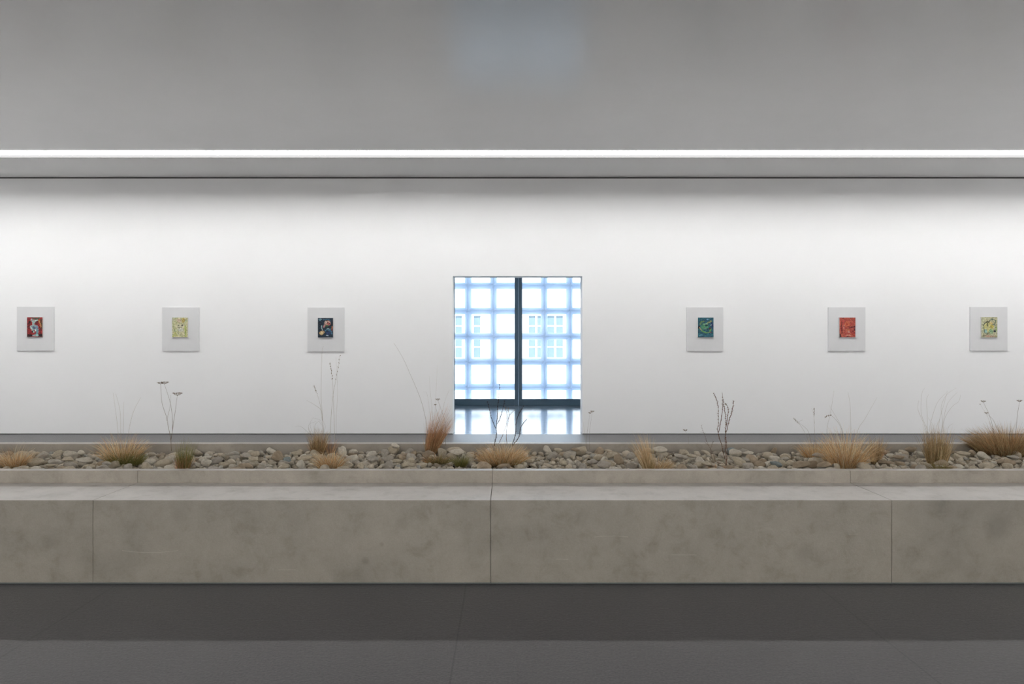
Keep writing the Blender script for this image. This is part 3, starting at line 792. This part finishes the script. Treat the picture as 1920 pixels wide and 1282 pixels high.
RANK = ['largest','second largest','third largest','fourth largest','fifth largest','sixth largest','seventh largest','eighth largest']
for i, key, tone in info:
    x, y, z, R, ax, sh, _, h = placed[i]
    o = bpy.data.objects.new('river_stone', protos[sh]); COL.objects.link(o)
    m = Matrix([list(R[k])+[(x,y,z)[k]] for k in range(3)]+[[0,0,0,1]])
    o.matrix_world = m @ Matrix.Diagonal((ax[0],ax[1],ax[2],1))
    o.material_slots[0].link = 'OBJECT'; o.material_slots[0].material = M['stone_'+tone]
    lst = sorted(bands[key], reverse=True); k = [q[1] for q in lst].index(i)
    t, shp, side, lm, band = key
    pre = '' if len(lst) == 1 else RANK[min(k,7)]+' '
    tag(o, f'{pre}{shp} {t} stone {side} {lm}, {band}', 'stone', 'river stones in the planter')

# ------------------------------------------------------------------ paintings
def vnoise(h, w, gh, gw, seed):
    r = np.random.default_rng(seed); g = r.random((gh+1, gw+1))
    y = np.linspace(0, gh-1e-6, h); x = np.linspace(0, gw-1e-6, w); yi = y.astype(int); xi = x.astype(int)
    fy = (y-yi)[:,None]; fx = (x-xi)[None,:]; fy = fy*fy*(3-2*fy); fx = fx*fx*(3-2*fx)
    a = g[yi][:,xi]; b = g[yi][:,xi+1]; c_ = g[yi+1][:,xi]; d = g[yi+1][:,xi+1]
    return a*(1-fx)*(1-fy)+b*fx*(1-fy)+c_*(1-fx)*fy+d*fx*fy
PH, PW = 92, 72
def picture(seed, palette, shapes):
    y, x = np.mgrid[0:PH, 0:PW]; u = x/(PW-1); v = y/(PH-1)
    n = (vnoise(PH,PW,9,7,seed)*.55+vnoise(PH,PW,19,15,seed+1)*.45); n = (n-n.min())/(n.max()-n.min())
    pal = np.array([s2l(c) for c in palette]); t = n*(len(pal)-1)
    i = np.clip(t.astype(int), 0, len(pal)-2); f = (t-i)[...,None]
    img = pal[i]*(1-f)+pal[i+1]*f
    wu = (vnoise(PH,PW,11,9,seed+5)-.5)*.05; wv = (vnoise(PH,PW,11,9,seed+6)-.5)*.05
    for s in shapes:
        col = np.array(s2l(s[1]))
        if s[0] == 'e':
            _, _, cx, cy, rx, ry, an = s; du, dv = u+wu-cx, (v+wv-cy)
            c_, s_ = math.cos(an), math.sin(an); q = ((du*c_+dv*s_)/rx)**2+((-du*s_+dv*c_)/ry)**2
            m = np.clip((1.15-q)/.3, 0, 1)
        else:                                      # stroke through points
            _, _, wd, pts = s; dist = np.full(u.shape, 9.)
            for (ax_, ay), (bx, by) in zip(pts[:-1], pts[1:]):
                ab = (bx-ax_)**2+(by-ay)**2+1e-9
                tt = np.clip(((u+wu-ax_)*(bx-ax_)+(v+wv-ay)*(by-ay))/ab, 0, 1)
                dist = np.minimum(dist, np.hypot(u+wu-ax_-tt*(bx-ax_), (v+wv-ay-tt*(by-ay))*1.25))
            m = np.clip((wd-dist)/(wd*.4)+.3, 0, 1)
        img = img*(1-m[...,None])+col*m[...,None]
    g = (vnoise(PH,PW,40,30,seed+9)-.5)[...,None]; g2 = vnoise(PH,PW,26,20,seed+12)[...,None]; j = (vnoise(PH,PW,15,12,seed+15)*(len(pal)-1)).astype(int)
    img = img*(1-.38*(g2 > .62)) + pal[j]*(.38*(g2 > .62)); m_ = img.mean(-1, keepdims=True)
    return np.clip((m_+(img-m_)*.86)*.82*(1+.95*g), 0, 1)
def painting(pl, pr, pt, pb, cl, cr, ct, cb, label, img):
    d = YW-.015
    X0, X1 = (pl-CX)*d/F, (pr-CX)*d/F; Z1, Z0 = EYE+(CY-pt)*d/F, EYE+(CY-pb)*d/F
    r = empty('mounted_painting', ((X0+X1)/2, YW, (Z0+Z1)/2)); tag(r, label, 'painting', 'small paintings on grey boards')
    child_of(MB().box(X0, X1, d, YW-.0005, Z0, Z1), 'backing_board', M['panel'], r, bevel=.001)
    d2 = d-.014
    x0, x1 = (cl-CX)*d2/F, (cr-CX)*d2/F; z1, z0 = EYE+(CY-ct)*d2/F, EYE+(CY-cb)*d2/F
    cv = child_of(MB().box(x0, x1, d2, d-.0005, z0, z1), 'canvas', M['canvas_edge'], r)
    mb = MB(); y, x = np.mgrid[0:PH, 0:PW]
    for j in range(PH):
        for i in range(PW):
            mb.v.append((x0+(x1-x0)*i/(PW-1), d2-.0012-.0012*float(img[j,i].mean()), z1+(z0-z1)*j/(PH-1)))
    for j in range(PH-1):
        for i in range(PW-1):
            a = j*PW+i; mb.f.append((a, a+PW, a+PW+1, a+1)); mb.mi.append(0)
    o = mb.build('painted_surface', M['paint'], cv, origin=tuple(r.location))
    at = o.data.color_attributes.new('Col', 'FLOAT_COLOR', 'POINT')
    at.data.foreach_set('color', np.concatenate([img.reshape(-1,3), np.ones((PH*PW,1))], 1).astype(np.float32).ravel())
E = 'e'; S = 's'
painting(31.5,101,575,657.4, 50.8,79.8,594.6,631.4, 'small red painting of a pale blue-white vase shape on grey board',
 picture(3, [(40,8,12),(150,14,20),(190,24,28),(120,16,20),(60,14,20)], [
  (S,(60,96,74),.05,[(.4,.06),(.62,.10),(.78,.05)]), (S,(196,150,70),.045,[(.76,.16),(.86,.34),(.88,.46)]), (S,(60,70,40),.04,[(.9,.1),(.97,.4),(.95,.6)]),
  (E,(20,8,14),.16,.3,.08,.1,0), (E,(84,10,30),.6,.24,.1,.09,0), (E,(20,10,14),.15,.93,.2,.08,0),(E,(18,12,18),.85,.92,.2,.07,0),
  (E,(176,208,200),.3,.16,.09,.07,.9), (E,(150,186,176),.42,.2,.17,.06,0), (S,(186,218,212),.04,[(.66,.15),(.5,.2),(.43,.27)]), (S,(174,208,202),.075,[(.4,.22),(.4,.42)]), (E,(150,190,196),.46,.52,.27,.13,0),
  (E,(70,110,140),.44,.54,.1,.07,.4), (E,(110,150,180),.62,.53,.09,.08,0), (S,(190,216,208),.05,[(.24,.48),(.3,.62),(.46,.76)]), (S,(110,164,176),.08,[(.66,.62),(.66,.8),(.62,.9)]),
  (E,(30,30,44),.36,.74,.05,.08,.6), (E,(150,200,196),.56,.92,.23,.055,0), (E,(226,232,220),.54,.68,.05,.04,.7)]))
painting(303.9,373,575.9,657.8, 323,352,595.2,632, 'small pale yellow-green painting with two dark eye-like dots on grey board',
 picture(13, [(184,190,120),(206,208,150),(222,214,176),(200,196,130),(190,206,170),(212,190,150)], [
  (E,(214,188,160),.45,.16,.16,.1,0), (E,(196,170,80),.72,.15,.12,.12,0), (E,(226,220,184),.5,.46,.28,.14,0), (E,(214,212,196),.55,.62,.2,.1,0),
  (S,(180,196,70),.05,[(.86,.45),(.86,.7),(.88,.97)]), (S,(196,200,90),.04,[(.05,.95),(.2,.78),(.3,.9)]), (S,(150,160,100),.025,[(.06,.2),(.1,.5),(.16,.7)]),
  (E,(24,26,20),.41,.4,.055,.022,0), (E,(20,24,16),.64,.39,.065,.024,0), (S,(120,120,84),.014,[(.3,.46),(.5,.5),(.68,.47)])]))
painting(576.5,645.5,576.3,658.5, 596,624.6,596,632.5, 'small dark blue painting with lute-like shape and pink rounded form on grey board',
 picture(23, [(8,12,22),(14,26,44),(24,60,84),(12,18,30),(10,10,16)], [
  (S,(50,110,140),.04,[(.35,.1),(.6,.06),(.8,.12)]), (S,(130,180,190),.022,[(.08,.09),(.16,.05),(.26,.09),(.16,.13),(.08,.09)]), (E,(214,168,150),.62,.3,.23,.15,-.3), (E,(230,204,186),.5,.22,.1,.06,-.5),
  (E,(206,96,84),.72,.3,.12,.07,.3), (E,(24,30,30),.66,.24,.035,.03,0), (E,(24,24,30),.77,.29,.03,.03,0), (E,(60,96,52),.6,.42,.12,.05,-.2), (E,(200,140,140),.43,.44,.06,.07,0),
  (S,(170,206,206),.035,[(.26,.4),(.27,.52),(.31,.6)]), (E,(214,178,120),.26,.76,.16,.11,-.2), (E,(240,214,150),.24,.77,.07,.06,0), (S,(170,120,90),.02,[(.3,.63),(.42,.68)]),
  (S,(60,120,150),.04,[(.5,.66),(.6,.6),(.86,.68),(.92,.8)]), (E,(30,60,110),.68,.78,.16,.1,0), (E,(190,204,214),.62,.91,.1,.025,.1), (S,(206,120,60),.03,[(.92,.42),(.94,.56)]), (S,(180,60,40),.03,[(.93,.56),(.92,.66)]), (S,(150,196,190),.03,[(.6,.56),(.84,.56)])]))
painting(1287.6,1356,575.9,657.8, 1308.6,1337.8,595.2,632, 'small teal and green painting of swirling curved shapes on grey board',
 picture(33, [(12,50,90),(18,80,110),(30,120,130),(14,64,96),(50,130,130)], [
  (E,(90,160,200),.62,.1,.08,.05,0), (E,(20,44,100),.9,.35,.08,.14,0), (E,(40,20,30),.06,.5,.07,.08,0),
  (S,(120,160,80),.05,[(.14,.34),(.2,.22),(.36,.2)]), (S,(166,170,100),.05,[(.6,.3),(.76,.24),(.84,.18)]), (E,(80,160,110),.42,.45,.24,.16,0), (E,(20,60,60),.54,.41,.08,.06,0), (E,(150,200,160),.5,.33,.14,.035,0),
  (S,(110,170,70),.05,[(.16,.6),(.3,.72),(.56,.78),(.76,.72),(.82,.6)]), (E,(110,150,130),.45,.56,.1,.05,.3), (E,(90,20,30),.76,.56,.08,.05,0), (S,(200,170,120),.03,[(.12,.52),(.2,.64)]), (S,(150,40,30),.035,[(.66,.76),(.88,.74)]), (E,(220,200,170),.72,.745,.05,.02,0),
  (E,(230,240,240),.83,.39,.03,.02,0), (E,(90,160,180),.2,.9,.15,.04,0), (E,(30,110,130),.6,.93,.2,.04,0)]))
painting(1553,1622.7,575.9,657.8, 1574,1603.8,595.2,632, 'small orange-red painting with faint face-like marks on grey board',
 picture(43, [(120,24,30),(190,50,44),(206,96,66),(196,60,50),(214,120,90)], [
  (E,(216,100,50),.46,.34,.18,.14,0), (E,(180,24,14),.47,.33,.05,.035,0), (S,(90,14,30),.03,[(.62,.52),(.8,.49),(.96,.5)]), (E,(110,20,34),.95,.55,.08,.14,0), (E,(60,24,40),.04,.93,.08,.1,0),
  (S,(224,160,140),.022,[(.3,.4),(.26,.58)]), (E,(220,150,130),.57,.72,.09,.05,0), (E,(214,110,60),.5,.62,.14,.05,0), (E,(226,170,140),.55,.9,.17,.03,0), (E,(50,16,20),.53,.965,.1,.03,0), (S,(110,24,26),.03,[(.14,.2),(.12,.5),(.16,.8)]), (E,(200,60,20),.84,.84,.1,.05,0), (E,(120,70,60),.76,.02,.1,.02,0)]))
painting(1819,1889,575.3,657.5, 1840,1870,594.2,632.4, 'small yellow-green painting with two dark looping outlines on grey board',
 picture(53, [(160,154,112),(194,186,140),(204,202,164),(170,176,136),(206,186,150)], [
  (E,(206,200,120),.45,.5,.3,.25,0), (E,(150,196,190),.26,.7,.1,.12,.3), (E,(130,180,130),.6,.7,.14,.1,0), (E,(236,190,90),.62,.3,.1,.05,.4), (E,(200,180,60),.66,.46,.1,.09,0),
  (S,(60,66,36),.03,[(.14,.4),(.2,.28),(.4,.22),(.36,.45)]), (S,(30,34,24),.035,[(.47,.28),(.54,.14)]), (S,(70,100,90),.026,[(.54,.14),(.74,.1),(.88,.2),(.84,.36),(.7,.38)]), (S,(40,60,60),.022,[(.84,.4),(.92,.56),(.88,.7)]),
  (E,(16,40,60),.82,.68,.06,.07,0), (S,(50,80,60),.02,[(.14,.5),(.2,.78),(.5,.84)]), (S,(50,54,30),.022,[(.06,.94),(.3,.9),(.45,.82)]), (E,(196,150,130),.5,.94,.3,.035,0), (E,(160,186,110),.94,.55,.04,.15,0)]))

# ------------------------------------------------------------------ light
sun = bpy.data.lights.new('sun', 'SUN'); sun.energy = SUN; sun.angle = math.radians(1); sun.color = (.93,.97,1)
so_ = bpy.data.objects.new('sun', sun); COL.objects.link(so_); so_.location = (0,0,12)
so_.rotation_euler = Vector((.25,1,-.85)).to_track_quat('-Z','Y').to_euler()
w = bpy.data.worlds.new('sky'); bpy.context.scene.world = w; w.use_nodes = True
bg = w.node_tree.nodes['Background']; bg.inputs[0].default_value = (.80,.91,1,1); bg.inputs[1].default_value = SKY

# ------------------------------------------------------------------ camera
cam = bpy.data.cameras.new('camera'); cam.sensor_width = 36; cam.lens = F/1920*36
cam.shift_x = (960-CX)/1920; cam.shift_y = -(641-CY)/1920; cam.clip_start = .05; cam.clip_end = 200
co = bpy.data.objects.new('camera', cam); COL.objects.link(co); co.location = (0,0,EYE); co.rotation_euler = (math.radians(90),0,0)
sc = bpy.context.scene; sc.camera = co
sc.view_settings.view_transform = 'Standard'; sc.view_settings.look = 'None'; sc.view_settings.exposure = .27; sc.view_settings.gamma = 1
sc.view_settings.use_curve_mapping = False
sc.cycles.max_bounces = 10; sc.cycles.diffuse_bounces = 6; sc.cycles.transparent_max_bounces = 12
sc.cycles.use_denoising = True; sc.cycles.sample_clamp_indirect = 8
